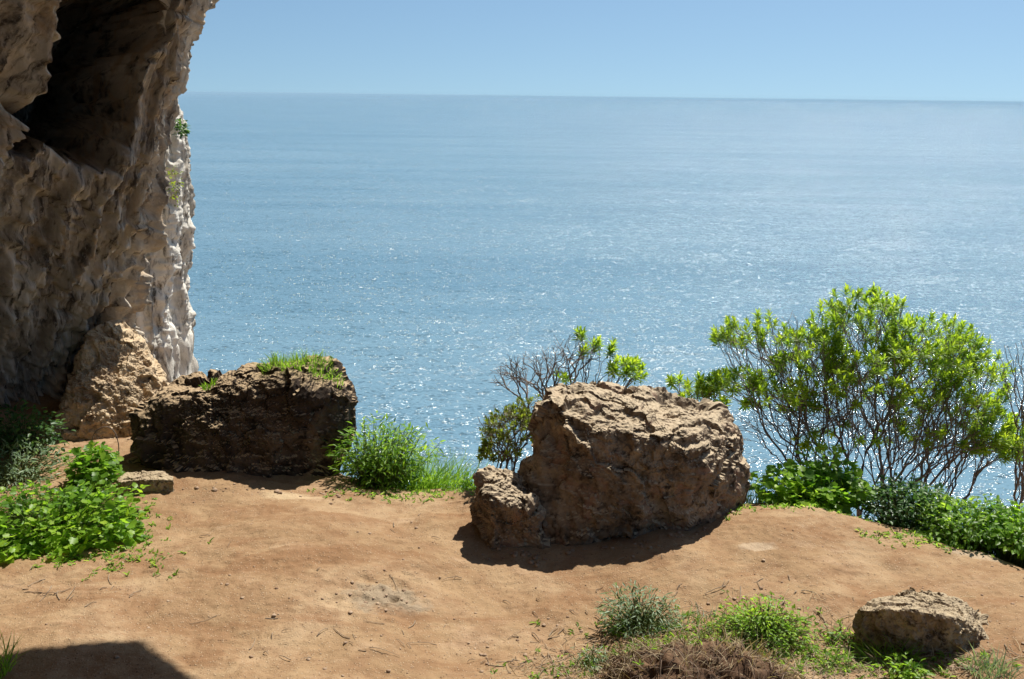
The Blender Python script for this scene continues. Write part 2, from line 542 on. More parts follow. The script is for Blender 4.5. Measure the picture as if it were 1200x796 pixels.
def build_cave():
    # right-hand silhouette of the wall as height -> x, from its outline at about 7.5 m
    sil = [(290, -160), (250, -60), (234, 0), (226, 40), (217, 80), (208, 115), (202, 150), (192, 190), (183, 230), (174, 270), (166, 310), (160, 350), (156, 400), (152, 450), (150, 500)]
    TARGET = [(300, -120), (268, -40), (256, 0), (241, 40), (226, 80), (212, 112), (206, 140), (190, 180), (177, 220), (166, 260), (156, 300), (148, 350), (142, 400), (138, 450), (136, 500)]
    zz, xx = [], []
    for px, py in sil:
        Y = 7.6
        q = P(px, py, Y)
        q = P(px, py, 7.75 - 0.16 * q.z)
        zz.append(q.z); xx.append(q.x)
    zz, xx = np.array(zz[::-1]), np.array(xx[::-1])
    nz, nu = 530, 520
    zs = np.linspace(-0.4, 5.7, nz)
    lo = np.concatenate([np.linspace(0, 0.24, 50)[:-1], np.linspace(0.24, 0.47, 400), np.linspace(0.47, 1, 72)[1:]])
    V = []
    for z in zs:
        xe = np.interp(z, zz, xx) + (0.25 * (z - zz[-1]) if z > zz[-1] else 0)
        ye = 7.75 - 0.16 * z
        lean = 0.04 * max(z - 0.3, 0)
        xe -= 0.03
        poly = [(xe - 4.6, ye + 5.0), (xe - 1.8, ye + 3.6), (xe - 0.42, ye + 0.9), (xe, ye + 0.10), (xe - 0.20, ye - 0.22), (xe - 0.55, ye - 0.65),
                (xe - 0.95, ye - 1.45 - lean), (xe - 1.3, ye - 2.6 - lean), (xe - 1.6, ye - 4.5), (xe - 1.9, ye - 8), (xe - 1.7, ye - 12)]
        q = resample(poly, nu, lo)
        V.append(np.column_stack([q, np.full(nu, z)]))
    v = np.vstack(V)
    f = grid_faces(nz, nu)
    n = vnormals(v, f)
    if n[np.argmin(np.abs(v[:, 2] - 1.0) + np.abs(v[:, 0] + 4.0) + np.abs(v[:, 1] - 7)), 1] > 0:
        n = -n; f = f[:, ::-1]
    # along-wall coordinate, sheared so that the drapery leans right going up
    u = np.tile(np.linspace(0, 1, nu) * 0 + np.arange(nu), nz)
    arc = np.tile(np.interp(np.arange(nu), np.arange(nu), np.array(lo) * 19.0), nz)
    zc = v[:, 2]
    sh = -arc - 0.12 * zc
    rp = np.stack([sh, zc, np.zeros_like(sh)], 1)
    warp = 0.10 * fbm(v * 1.3, 3, 0.5, 50)
    a1 = np.stack([(sh + warp) * 2.8, zc * 0.32, np.zeros_like(zc)], 1)
    a2 = np.stack([(sh + warp * 0.7) * 7.0, zc * 0.55, np.zeros_like(zc)], 1)
    a3 = np.stack([(sh + warp * 0.5) * 17.0, zc * 1.3, np.zeros_like(zc)], 1)
    w3 = np.stack([fbm(v * 4, 3, 0.5, 51 + k) for k in range(3)], 1)
    fr1 = np.stack([sh * 2.6, zc * 0.75, v[:, 1] * 0.4], 1) + 0.22 * w3
    fr2 = np.stack([sh * 7.5, zc * 2.4, v[:, 1]], 1) + 0.35 * w3
    disp = 0.13 * (ridged(a1, 2, 0.5, 60) - 0.6) + 0.080 * (ridged(a2, 2, 0.5, 66) - 0.6) + 0.040 * (ridged(a3, 3, 0.55, 68) - 0.6)
    disp += 0.055 * (cells(fr1, 71) - 0.5) + 0.028 * (cells(fr2, 73) - 0.5)
    disp += 0.07 * fbm(v * 1.1, 3, 0.5, 70) + 0.028 * fbm(v * 6, 5, 0.62, 75)
    crk = np.abs(vnoise(np.stack([sh * 2.2, zc * 0.8, v[:, 1] * 0.3], 1) + 0.3 * w3, 77))
    disp -= 0.07 * (1 - sstep(crk, 0.0, 0.07))
    pm = sstep(vnoise(v * 1.7, 87), 0.0, 0.5)
    disp -= 0.07 * pm * sstep(-worley(v * np.array([4.2, 4.2, 2.6]) + 0.5 * w3, 80), -0.42, -0.12)
    disp -= 0.03 * sstep(-worley(v * np.array([9, 9, 6]) + 0.4 * w3, 81), -0.42, -0.12)
    rough_low = sstep(2.0 - zc, 0, 1.2)
    disp += 0.05 * rough_low * ridged(v * 4.0, 3, 0.55, 84)
    dv = v + n * disp[:, None]
    pd = project(dv)
    ok = (np.arange(len(v)) % nu) < 260
    row = np.where(ok, pd[:, 0], -9e9).reshape(nz, nu).max(1)
    rz = dv[np.where(ok, pd[:, 0], -9e9).reshape(nz, nu).argmax(1) + np.arange(nz) * nu]
    want = np.interp(project(rz)[:, 1], [q[1] for q in TARGET], [q[0] for q in TARGET])
    err = (want - row) * (rz[:, 1] * 0.968 + 0.5) / F
    ker = np.ones(41) / 41
    err = np.convolve(np.pad(err, 20, 'edge'), ker, 'valid')
    fall = np.exp(-np.maximum(np.arange(nu) - 130, 0) / 160.0)
    shift = (err[:, None] * fall[None, :]).ravel()
    v = v + np.stack([shift, 0 * shift, 0 * shift], 1)
    pix = project(v)
    front = sstep(n[:, 1], 0.1, -0.35) if True else 1
    cav = [(84, -60), (236, -60), (212, 5), (196, 45), (178, 85), (160, 122), (146, 155), (134, 192), (98, 206), (70, 178), (48, 196), (14, 190), (24, 150), (36, 112), (66, 104), (58, 78), (84, 52), (78, 20)]
    sd_ = poly_dist(pix + 7 * np.stack([fbm(v * 6, 3, 0.5, 91), fbm(v * 6, 3, 0.5, 95)], 1), cav)
    wdt = 24 + 46 * sstep(pix[:, 1], 120, 200)
    c1 = sstep((sd_ + 5) / (wdt + 5), 0, 1) * front
    cav2 = [(-30, 330), (2, 345), (12, 372), (6, 398), (-10, 405), (-30, 400)]
    c2 = sstep(poly_dist(pix, cav2), -3, 12) * front
    cav3 = [(-20, 236), (8, 226), (14, 250), (0, 270), (-20, 270)]
    c3 = sstep(poly_dist(pix, cav3), -3, 10) * front
    v = v + n * disp[:, None]
    v = v + np.array([-0.66, 0.90, -0.05]) * (3.2 * c1 + 0.5 * c2 + 0.3 * c3)[:, None]
    verts, faces = [v], [f]
    # roof of the cave, overhead and behind the viewpoint
    lip = resample([(-7.0, 5.8, 3.4), (-4.2, 6.4, 4.3), (-2.3, 6.40, 4.2), (-0.90, 6.26, 4.5), (0.66, 6.24, 4.9), (1.2, 5.1, 5.2), (1.5, 3.0, 5.4), (1.7, 0.0, 5.3), (1.8, -3.0, 4.8)], 130)
    prof = []
    for a in lip:
        x, y, z = a
        xs = x * 0.9
        prof.append(resample([(x, y, z), (x, y - 0.5, z - 0.02), (xs, y * 0.6 - 1.0, z + 0.2), (xs, y * 0.25 - 1.6, z + 0.2), (xs, -4.2, z - 0.8), (xs, -5.0, 1.6), (xs, -5.4, -0.6), (xs, -7.5, -0.6), (xs, -8, 5), (xs, y * 0.5 - 4, z + 2.6), (xs, y - 2.6, z + 1.9), (x, y - 0.25, z + 0.25)], 110))
    rv = np.vstack(prof)
    rf = grid_faces(130, 110, True)
    rn = vnormals(rv, rf)
    rv = rv + rn * (0.10 * fbm(rv * 0.9, 4, 0.5, 100) + 0.07 * ridged(rv * 1.6, 3, 0.5, 105))[:, None]
    faces.append(rf + len(v)); verts.append(rv)
    o = mesh_obj('cave_wall', np.vstack(verts), np.vstack(faces), M_CAVE)
    fl = np.vstack([np.stack([sh, zc, v[:, 1] * 0.2], 1), rv * np.array([1, 0.5, 1])])
    at = o.data.attributes.new('flow', 'FLOAT_VECTOR', 'POINT')
    at.data.foreach_set('vector', fl.astype(np.float32).ravel())
    tag(o, 'shaded brown cave wall with ribbed rock folds and a black hollow', 'cave wall')
build_cave()

def build_cliff():
    sil = [(186, 100), (193, 132), (198, 150), (202, 185), (205, 230), (206, 265), (202, 300), (201, 340), (200, 380), (201, 420), (206, 460), (214, 520)]
    pts = [P(px, py, 9.4) for px, py in sil]
    zz = np.array([p.z for p in pts][::-1]); xx = np.array([p.x for p in pts][::-1])
    nz, nu = 420, 260
    zs = np.linspace(-7, 3.0, nz)
    zs = np.concatenate([np.linspace(-7, 0, 90)[:-1], np.linspace(0, 2.55, 331)])
    V = []
    for z in zs:
        xe = np.interp(z, zz, xx) + (0.25 * (zz[0] - z) if z < zz[0] else 0)
        ye = 9.3
        tp = 0.35 * max(z - 2.2, 0)
        wd = 0.5 + 0.75 * max(0, 2.1 - z)
        poly = [(xe - wd - 0.5, ye + 3.2), (xe - 0.9, ye + 2.4), (xe - 0.22, ye + 1.1 - tp), (xe, ye + 0.3), (xe - 0.12, ye - 0.02), (xe - 0.25, ye - 0.15), (xe - wd, ye - 0.25), (xe - wd - 0.15, ye + 0.3), (xe - wd - 0.4, ye + 1.2)]
        V.append(np.column_stack([resample(poly, nu), np.full(nu, z)]))
    v = np.vstack(V)
    f = grid_faces(len(zs), nu)[:, ::-1]
    n = vnormals(v, f)
    d = 0.07 * ridged(v * np.array([3.4, 3.4, 0.6]), 4, 0.55, 120) + 0.05 * fbm(v * 2.0, 4, 0.55, 125) + 0.025 * fbm(v * 9, 4, 0.6, 128)
    d -= 0.05 * sstep(vnoise(v * 2, 131), 0, 0.5) * sstep(-worley(v * np.array([6, 6, 4]), 130), -0.42, -0.1)
    i = np.argmin(np.abs(v[:, 2] - 1) + np.abs(v[:, 1] - 9.0))
    if n[i, 1] > 0:
        n = -n; f = f[:, ::-1]
    v = v + n * (d - 0.05)[:, None]
    # close the top
    top = v[-nu:]
    c = top.mean(0) + np.array([0, 0, 0.1])
    v = np.vstack([v, c])
    b = (len(zs) - 1) * nu
    tf = [(b + k, b + k + 1, len(v) - 1, len(v) - 1) for k in range(nu - 1)]
    faces = [tuple(q) for q in f.tolist()] + [q[:3] for q in tf]
    o = mesh_obj('cliff', v, faces, M_CLIFF)
    tag(o, 'pale grey cliff edge standing behind the cave wall, against the sea', 'cliff')
build_cliff()

# ------------------------------------------------------------------ boulders
def ico(sub):
    bm = bmesh.new()
    bmesh.ops.create_icosphere(bm, subdivisions=sub, radius=1)
    v = np.array([x.co[:] for x in bm.verts]); f = np.array([[q.index for q in a.verts] for a in bm.faces])
    bm.free()
    return v / np.linalg.norm(v, axis=1, keepdims=True), f
ICO = {k: ico(k) for k in (2, 3, 5, 6, 7)}

def rock(name, pts, mat, label, cat='rock', sub=7, p=26, amp=0.03, crag=0.03, chip=0.03, pit=0.02, fine=0.006, seed=0, fr=1.0, extra=None, group=None):
    pts = np.array([tuple(q) for q in pts])
    c = pts.mean(0)
    bm = bmesh.new()
    for q in pts - c:
        bm.verts.new(q)
    bmesh.ops.convex_hull(bm, input=bm.verts[:])
    bm.normal_update()
    N, D = [], []
    for fa in bm.faces:
        nn = np.array(fa.normal[:]); h = float(nn @ np.array(fa.verts[0].co[:]))
        if h < 0: nn, h = -nn, -h
        N.append(nn); D.append(max(h, 0.02))
    bm.free()
    N = np.array(N); D = np.array(D)
    # merge almost identical planes
    keep = []
    for i in range(len(N)):
        if all(N[i] @ N[j] < 0.985 for j in keep):
            keep.append(i)
    N, D = N[keep], D[keep]
    d, f = ICO[sub]
    m = np.maximum(d @ N.T / D, 0)
    r = (m ** p).sum(1) ** (-1.0 / p)
    v = d * r[:, None] + c
    n = vnormals(v, f)
    q = v * fr + seed * 3.7
    wq = q + 0.06 * np.stack([fbm(q * 5, 3, 0.5, seed + k) for k in (31, 32, 33)], 1)
    dd = amp * fbm(q * 2.2, 3, 0.5, seed) + chip * (cells(wq * 4.2, seed + 20) - 0.5) + 0.5 * chip * (cells(wq * 9.5, seed + 22) - 0.5)
    dd += crag * 0.5 * (ridged(q * np.array([4.5, 4.5, 7]), 4, 0.5, seed + 24) - 0.6)
    v2 = v + n * dd[:, None]
    n = vnormals(v2, f)
    pm = sstep(vnoise(q * 3.0, seed + 65), -0.1, 0.5)
    dd = -pit * pm * sstep(-worley(q * 10, seed + 60), -0.42, -0.1) - 0.5 * pit * (0.35 + 0.65 * pm) * sstep(-worley(q * 24, seed + 61), -0.42, -0.1)
    dd += fine * fbm(q * 22, 5, 0.66, seed + 70)
    ck = np.abs(vnoise(wq * np.array([1.9, 1.9, 2.6]), seed + 80))
    dd -= 1.1 * crag * (1 - sstep(ck, 0.0, 0.045)) * sstep(vnoise(q * 1.7, seed + 82), -0.25, 0.15)
    ck = np.abs(vnoise(wq * np.array([4.1, 4.1, 5.5]), seed + 84))
    dd -= 0.5 * crag * (1 - sstep(ck, 0.0, 0.05)) * sstep(vnoise(q * 2.7, seed + 86), -0.1, 0.3)
    v = v2 + n * dd[:, None]
    if extra is not None:
        v = extra(v)
    loc = (c[0], c[1], float(gz(np.array([c[0]]), np.array([c[1]]))[0]))
    o = mesh_obj(name, v, f, mat, smooth=False, loc=loc)
    return tag(o, label, cat, group)

# big boulder in the middle
def big_extra(v):
    # basin worn into the flat top
    b = P(800, 475, 5.84)
    q = ((v[:, 0] - b.x) / 0.19) ** 2 + ((v[:, 1] - b.y) / 0.12) ** 2
    m = np.exp(-q ** 3) * (v[:, 2] > b.z - 0.2)
    v[:, 2] -= 0.085 * m
    return v
def base(px, py, dz=-0.05):
    g = G(px, py)
    return (g.x, g.y, g.z + dz)
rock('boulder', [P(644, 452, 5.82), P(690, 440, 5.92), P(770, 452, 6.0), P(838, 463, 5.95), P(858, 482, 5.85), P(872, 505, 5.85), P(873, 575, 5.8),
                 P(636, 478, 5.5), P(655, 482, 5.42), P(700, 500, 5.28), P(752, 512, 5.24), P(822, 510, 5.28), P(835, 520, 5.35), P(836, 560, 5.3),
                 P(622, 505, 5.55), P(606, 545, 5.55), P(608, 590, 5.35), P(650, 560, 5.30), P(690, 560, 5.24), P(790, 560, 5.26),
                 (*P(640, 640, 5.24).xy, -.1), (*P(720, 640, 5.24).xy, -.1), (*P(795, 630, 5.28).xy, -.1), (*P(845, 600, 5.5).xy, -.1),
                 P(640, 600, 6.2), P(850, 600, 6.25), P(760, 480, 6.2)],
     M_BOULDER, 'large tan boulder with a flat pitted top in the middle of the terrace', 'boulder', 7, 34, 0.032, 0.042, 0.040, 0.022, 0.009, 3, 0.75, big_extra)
# small block leaning against it
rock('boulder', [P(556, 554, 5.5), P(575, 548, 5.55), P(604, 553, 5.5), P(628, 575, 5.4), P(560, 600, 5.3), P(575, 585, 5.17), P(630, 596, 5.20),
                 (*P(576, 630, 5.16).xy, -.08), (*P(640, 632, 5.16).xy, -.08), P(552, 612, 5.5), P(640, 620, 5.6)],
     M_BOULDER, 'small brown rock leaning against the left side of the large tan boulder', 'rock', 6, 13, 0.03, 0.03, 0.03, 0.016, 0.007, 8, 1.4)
# left boulder
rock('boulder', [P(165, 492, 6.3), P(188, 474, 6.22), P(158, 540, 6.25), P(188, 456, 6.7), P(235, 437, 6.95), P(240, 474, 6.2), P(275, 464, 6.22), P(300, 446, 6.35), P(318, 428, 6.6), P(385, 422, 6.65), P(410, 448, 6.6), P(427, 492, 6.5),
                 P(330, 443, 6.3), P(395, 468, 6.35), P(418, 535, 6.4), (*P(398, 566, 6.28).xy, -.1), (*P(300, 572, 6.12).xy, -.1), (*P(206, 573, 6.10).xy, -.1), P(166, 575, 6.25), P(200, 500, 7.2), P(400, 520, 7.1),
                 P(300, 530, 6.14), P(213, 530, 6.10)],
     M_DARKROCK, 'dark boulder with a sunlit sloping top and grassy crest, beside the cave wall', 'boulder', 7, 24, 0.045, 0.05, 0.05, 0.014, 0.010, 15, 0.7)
# flat stone in front of it
_g = G(168, 580)
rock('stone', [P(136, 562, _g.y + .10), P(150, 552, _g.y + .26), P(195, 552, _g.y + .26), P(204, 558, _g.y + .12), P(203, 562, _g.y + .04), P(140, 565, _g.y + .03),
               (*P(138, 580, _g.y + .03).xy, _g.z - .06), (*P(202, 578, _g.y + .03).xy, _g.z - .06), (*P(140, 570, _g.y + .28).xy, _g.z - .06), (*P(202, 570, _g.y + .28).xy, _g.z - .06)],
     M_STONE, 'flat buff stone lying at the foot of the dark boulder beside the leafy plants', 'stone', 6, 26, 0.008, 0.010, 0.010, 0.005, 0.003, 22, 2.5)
# small rock bottom right
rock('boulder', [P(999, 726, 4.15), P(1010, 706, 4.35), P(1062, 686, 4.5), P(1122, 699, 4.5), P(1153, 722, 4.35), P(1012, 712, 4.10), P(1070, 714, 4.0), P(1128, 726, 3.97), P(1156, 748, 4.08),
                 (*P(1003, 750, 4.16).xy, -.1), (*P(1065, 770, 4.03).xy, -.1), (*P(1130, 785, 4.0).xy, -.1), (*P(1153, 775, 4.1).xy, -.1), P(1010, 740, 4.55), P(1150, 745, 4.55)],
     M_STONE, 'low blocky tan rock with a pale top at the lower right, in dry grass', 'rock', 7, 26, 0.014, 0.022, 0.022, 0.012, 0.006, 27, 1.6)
# rubble foot of the cave wall
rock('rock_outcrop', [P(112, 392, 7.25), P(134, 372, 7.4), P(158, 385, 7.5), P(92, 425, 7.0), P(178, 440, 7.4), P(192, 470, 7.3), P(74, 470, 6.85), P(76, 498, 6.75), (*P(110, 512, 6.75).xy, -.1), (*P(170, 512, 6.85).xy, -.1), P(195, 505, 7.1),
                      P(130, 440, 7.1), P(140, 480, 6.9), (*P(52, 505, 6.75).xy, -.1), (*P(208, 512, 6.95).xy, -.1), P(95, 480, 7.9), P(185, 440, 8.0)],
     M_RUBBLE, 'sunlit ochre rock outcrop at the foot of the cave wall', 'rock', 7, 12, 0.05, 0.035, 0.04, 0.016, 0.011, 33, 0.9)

# ------------------------------------------------------------------ plants
def unit(a):
    return a / np.maximum(np.linalg.norm(a, axis=-1, keepdims=True), 1e-9)

T_NARROW = (np.array([(0, 0, 0), (-.5, .35, .02), (0, .38, -.04), (.5, .35, .02), (-.42, .75, .0), (0, .78, -.05), (.42, .75, 0), (0, 1, -.12)]),
            [(0, 2, 1), (0, 3, 2), (1, 2, 5, 4), (2, 3, 6, 5), (4, 5, 7), (5, 6, 7)])
_o = [(0, 0), (.30, -.10), (.52, .12), (.44, .34), (.58, .58), (.36, .72), (.22, .96), (0, .86), (-.22, .96), (-.36, .72), (-.58, .58), (-.44, .34), (-.52, .12), (-.30, -.10)]
T_LOBED = (np.array([(0, .42, -.10)] + [(x, y, 0.10 * abs(x) - .12 * max(y - .4, 0)) for x, y in _o]), [(0, 1 + k, 1 + (k + 1) % len(_o)) for k in range(len(_o))])
T_OVAL = (np.array([(0, 0, 0), (-.38, .25, .08), (-.48, .55, .08), (-.25, .88, 0), (0, 1, -.08), (.25, .88, 0), (.48, .55, .08), (.38, .25, .08), (0, .5, -.04)]),
          [(8, 0, 1), (8, 1, 2), (8, 2, 3), (8, 3, 4), (8, 4, 5), (8, 5, 6), (8, 6, 7), (8, 7, 0)][::-1])
T_BLADE = (np.array([(-.5, 0, 0), (.5, 0, 0), (-.45, .33, .03), (.45, .33, .03), (-.33, .66, -.02), (.33, .66, -.02), (0, 1, -.15)]),
           [(0, 1, 3, 2), (2, 3, 5, 4), (4, 5, 6)])

def leaves(name, tmpl, pos, d, up, L, W, mat, parent, tint, loc, bend=None):
    tv, tf = tmpl
    pos, d, up = np.asarray(pos, float), unit(np.asarray(d, float)), np.asarray(up, float)
    x = unit(np.cross(d, up)); z = np.cross(x, d)
    n, k = len(pos), len(tv)
    L = np.broadcast_to(L, (n,)); W = np.broadcast_to(W, (n,))
    bz = tv[None, :, 2] * L[:, None]
    if bend is not None:
        bz = bz - (np.broadcast_to(bend, (n,)) * L)[:, None] * tv[None, :, 1] ** 2
    v = pos[:, None, :] + x[:, None, :] * (tv[None, :, 0, None] * W[:, None, None]) + d[:, None, :] * (tv[None, :, 1, None] * L[:, None, None]) + z[:, None, :] * bz[..., None]
    faces = []
    for q in tf:
        a = np.arange(n)[:, None] * k + np.array(q)
        faces += a.tolist()
    return mesh_obj(name, v.reshape(-1, 3) - np.array(loc), faces, mat, parent, True, tint=np.repeat(tint, k))

def tubes(name, lines, mat, parent, loc, sides=5):
    """lines: list of (points (n,3), radii (n,))"""
    V, Fc, base = [], [], 0
    ang = np.arange(sides) * 2 * math.pi / sides
    for p, r in lines:
        p = np.asarray(p, float); r = np.asarray(r, float)
        if len(p) < 2: continue
        t = unit(np.gradient(p, axis=0))
        ref = np.where(np.abs(t[:, 2:3]) > 0.9, np.array([[1.0, 0, 0]]), np.array([[0, 0, 1.0]]))
        a = unit(np.cross(t, ref)); b = np.cross(t, a)
        ring = p[:, None, :] + r[:, None, None] * (a[:, None, :] * np.cos(ang)[None, :, None] + b[:, None, :] * np.sin(ang)[None, :, None])
        V.append(ring.reshape(-1, 3))
        Fc.append(grid_faces(len(p), sides, True) + base)
        base += len(p) * sides
    return mesh_obj(name, np.vstack(V) - np.array(loc), np.vstack(Fc), mat, parent)

def grow(root, tips, rtip, rg, lines, tipdirs, pdir=None, depth=0, power=0.5, spread=0.40):
    tips = np.asarray(tips)
    n = len(tips)
    r0 = rtip * n ** power
    if n == 1:
        end = tips[0]; r1 = rtip * 0.8
    else:
        end = root + (tips.mean(0) - root) * (spread + 0.12 * rg.random())
        r1 = rtip * n ** power * 0.9
    L = np.linalg.norm(end - root)
    t = np.linspace(0, 1, 6)[:, None]
    pd = unit(end - root) if pdir is None else pdir
    ctrl = root + pd * L * 0.45
    path = (1 - t) ** 2 * root + 2 * t * (1 - t) * ctrl + t * t * end
    path[1:-1] += rg.normal(0, 0.03 * L, (4, 3))
    lines.append((path, np.linspace(r0, r1, 6)))
    nd = unit(path[-1] - path[-3])
    if n == 1:
        tipdirs.append((end, nd))
        return
    c = tips - tips.mean(0)
    _, _, vt = np.linalg.svd(c + rg.normal(0, 0.02, c.shape), full_matrices=False)
    s = c @ (vt[0] + 0.4 * rg.normal(0, 1, 3) * (n > 3))
    k = 3 if (n > 8 and rg.random() < 0.35) else 2
    order = np.argsort(s)
    for part in np.array_split(order, k):
        if len(part):
            grow(end, tips[part], rtip, rg, lines, tipdirs, nd, depth + 1, power, spread)

def rosettes(tipdirs, rg, nleaf, L, W, up_bias=0.6):
    pos, d, up, tint = [], [], [], []
    for p, nd in tipdirs:
        ax = unit(nd + np.array([0, 0, up_bias]))
        ref = unit(np.cross(ax, rg.normal(0, 1, 3))); ref2 = np.cross(ax, ref)
        k = int(nleaf * (0.7 + 0.6 * rg.random()))
        age = rg.random() * 0.4
        for i in range(k):
            f = i / k
            ph = i * 2.399 + rg.random()
            el = 0.15 + 1.25 * f + rg.normal(0, 0.15)
            radial = ref * math.cos(ph) + ref2 * math.sin(ph)
            d.append(ax * math.cos(el) + radial * math.sin(el))
            up.append(ax)
            pos.append(p - ax * (f * L * 0.9))
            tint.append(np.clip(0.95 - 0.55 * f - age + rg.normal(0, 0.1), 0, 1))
    n = len(pos)
    return np.array(pos), np.array(d), np.array(up), L * (0.75 + 0.5 * rg.random(n)), W * (0.8 + 0.4 * rg.random(n)), np.array(tint)

def euphorbia(base, roots, tips, bare, label, seed, name='shrub', nleaf=26, L=0.055, W=0.013, mat=L_EUPH, bark=B_EUPH, group=None, rtip=0.0028, cat='shrub', power=0.46, spread=0.34, mixing=0.16, flare=1.0):
    """multi-stemmed shrub: stems from several roots to tips; every tip carries a rosette, bare tips none"""
    rg = np.random.default_rng(seed)
    t = thing(name, base, label, cat, group)
    b = np.array(base)
    lines, td, nb = [], [], []
    roots = np.array(roots)
    own = lambda pts: np.argmin(((pts[:, None, :2] - roots[None, :, :2] - (roots[None, :, :2] - b[:2]) * 1.2) ** 2).sum(-1) + rg.normal(0, mixing, (len(pts), len(roots))), 1)
    if len(tips):
        tips = np.array(tips); o = own(tips)
        for k in range(len(roots)):
            if (o == k).any():
                grow(roots[k], tips[o == k], rtip, rg, lines, td, np.array([0, 0, 1.0]) + (roots[k] - b) * flare, power=power, spread=spread)
    if len(bare):
        bare = np.array(bare); o = own(bare)
        for k in range(len(roots)):
            if (o == k).any():
                grow(roots[k], bare[o == k], rtip * 0.75, rg, lines, nb, np.array([0, 0, 1.0]), power=power, spread=spread)
    tubes('branches', lines, bark, t, b)
    if td:
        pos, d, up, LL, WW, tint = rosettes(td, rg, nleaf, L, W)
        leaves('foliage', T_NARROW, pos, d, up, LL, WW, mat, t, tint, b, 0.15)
    return t

def crown_pts(rg, n, blobs):
    """blobs: (px, py, Y, rpx, rpy, rY, weight) in metres-from-pixels, points near the blob's upper outer shell"""
    wt = np.array([q[6] for q in blobs], float); wt /= wt.sum()
    out = []
    for k in rg.choice(len(blobs), n, p=wt):
        px, py, Y, rx, ry, rY, _ = blobs[k]
        while True:
            q = rg.normal(0, 1, 3); q /= np.linalg.norm(q)
            if q[2] > -0.35: break
        q *= 0.55 + 0.45 * rg.random() ** 0.6
        out.append(tuple(P(px + q[0] * rx, py - q[2] * ry, Y + q[1] * rY)))
    return np.array(out)

# --- big euphorbia on the right
def big_shrub():
    rg = np.random.default_rng(5)
    blobs = [(1010, 385, 6.75, 62, 52, .45, 26), (1090, 420, 6.7, 72, 50, .5, 40), (1140, 455, 6.65, 48, 62, .45, 26), (1165, 515, 6.5, 30, 46, .3, 17), (950, 425, 6.6, 54, 46, .4, 24),
             (882, 396, 6.6, 50, 30, .3, 15), (1040, 440, 6.4, 80, 45, .35, 22), (860, 452, 6.5, 42, 22, .3, 12), (910, 470, 6.4, 50, 30, .3, 9), (1185, 535, 6.4, 14, 18, .2, 6), (1000, 470, 6.5, 95, 50, .45, 16), (1110, 495, 6.5, 70, 50, .4, 16), (1030, 520, 6.4, 110, 30, .4, 7)]
    tips = crown_pts(rg, 860, blobs)
    bare = crown_pts(rg, 760, [(930, 420, 6.6, 70, 60, .4, 14), (1060, 480, 6.5, 110, 55, .45, 34), (900, 500, 6.5, 50, 40, .3, 12), (1100, 520, 6.5, 80, 32, .4, 26), (1000, 490, 6.5, 100, 45, .4, 20)])
    b = on_ground(*P(1020, 578, 6.3).xy)
    roots = [tuple(on_ground(*P(px, 578, Y).xy, -0.03)) for px, Y in ((990, 6.25), (1015, 6.4), (965, 6.32), (1045, 6.28), (1070, 6.4), (1100, 6.3), (940, 6.4), (1030, 6.5))]
    euphorbia(tuple(b), roots, tips, bare, 'large rounded shrub with yellow green leaf tufts and bare lower branches at the terrace edge', 11, nleaf=22, L=0.05, W=0.0125, rtip=0.0023, power=0.36, spread=0.26, mixing=0.55, flare=3.0)
big_shrub()

def edge_shrubs():
    rg = np.random.default_rng(9)
    # tufts behind the right shoulder of the big boulder
    b = on_ground(*P(815, 540, 6.5).xy)
    tips = crown_pts(rg, 34, [(800, 452, 6.5, 30, 14, .2, 10), (840, 452, 6.5, 22, 14, .2, 8), (825, 470, 6.45, 30, 14, .2, 5)])
    euphorbia(tuple(b), [tuple(b)], tips, [], 'low tufted shrub peeping over the right shoulder of the large tan boulder', 21)
    # half dead shrub behind the left shoulder
    b = on_ground(*P(665, 540, 6.45).xy)
    tips = crown_pts(rg, 34, [(702, 412, 6.5, 22, 16, .15, 8), (733, 436, 6.5, 24, 18, .2, 12), (685, 396, 6.5, 10, 10, .1, 3), (655, 440, 6.5, 14, 10, .1, 2)])
    bare = crown_pts(rg, 220, [(620, 435, 6.5, 46, 26, .3, 20), (670, 415, 6.5, 40, 28, .3, 16), (600, 445, 6.4, 28, 26, .2, 7)])
    euphorbia(tuple(b), [tuple(b), (b.x - .1, b.y, b.z)], tips, bare, 'half dead shrub of bare grey twigs and few green tufts behind the large boulder', 22, rtip=0.0026, bark=B_TWIG)
    # olive leafy shrub left of boulder
    b = on_ground(*P(590, 560, 6.15).xy)
    tips = crown_pts(rg, 210, [(602, 508, 6.15, 42, 34, .25, 20), (622, 486, 6.2, 36, 22, .2, 10), (586, 532, 6.1, 28, 24, .2, 10)])
    euphorbia(tuple(b), [tuple(b), (b.x + .06, b.y, b.z), (b.x - .06, b.y + .05, b.z)], tips, crown_pts(rg, 90, [(598, 505, 6.15, 46, 40, .25, 1)]), 'olive brown leafy shrub against the left flank of the large tan boulder', 23, nleaf=12, L=0.032, W=0.012, mat=L_OLIVE, rtip=0.0017, power=0.4, mixing=0.4)
    # bare shrub at the right edge
    b = on_ground(*P(1215, 590, 6.3).xy)
    bare = crown_pts(rg, 40, [(1190, 440, 6.3, 24, 45, .2, 10), (1220, 450, 6.3, 40, 50, .3, 14), (1205, 400, 6.3, 30, 20, .2, 4)])
    tips = crown_pts(rg, 9, [(1198, 520, 6.2, 14, 20, .15, 5)])
    euphorbia(tuple(b), [tuple(b)], tips, bare, 'bare branched shrub at the right border of the picture', 24, rtip=0.0032, bark=B_TWIG)
edge_shrubs()

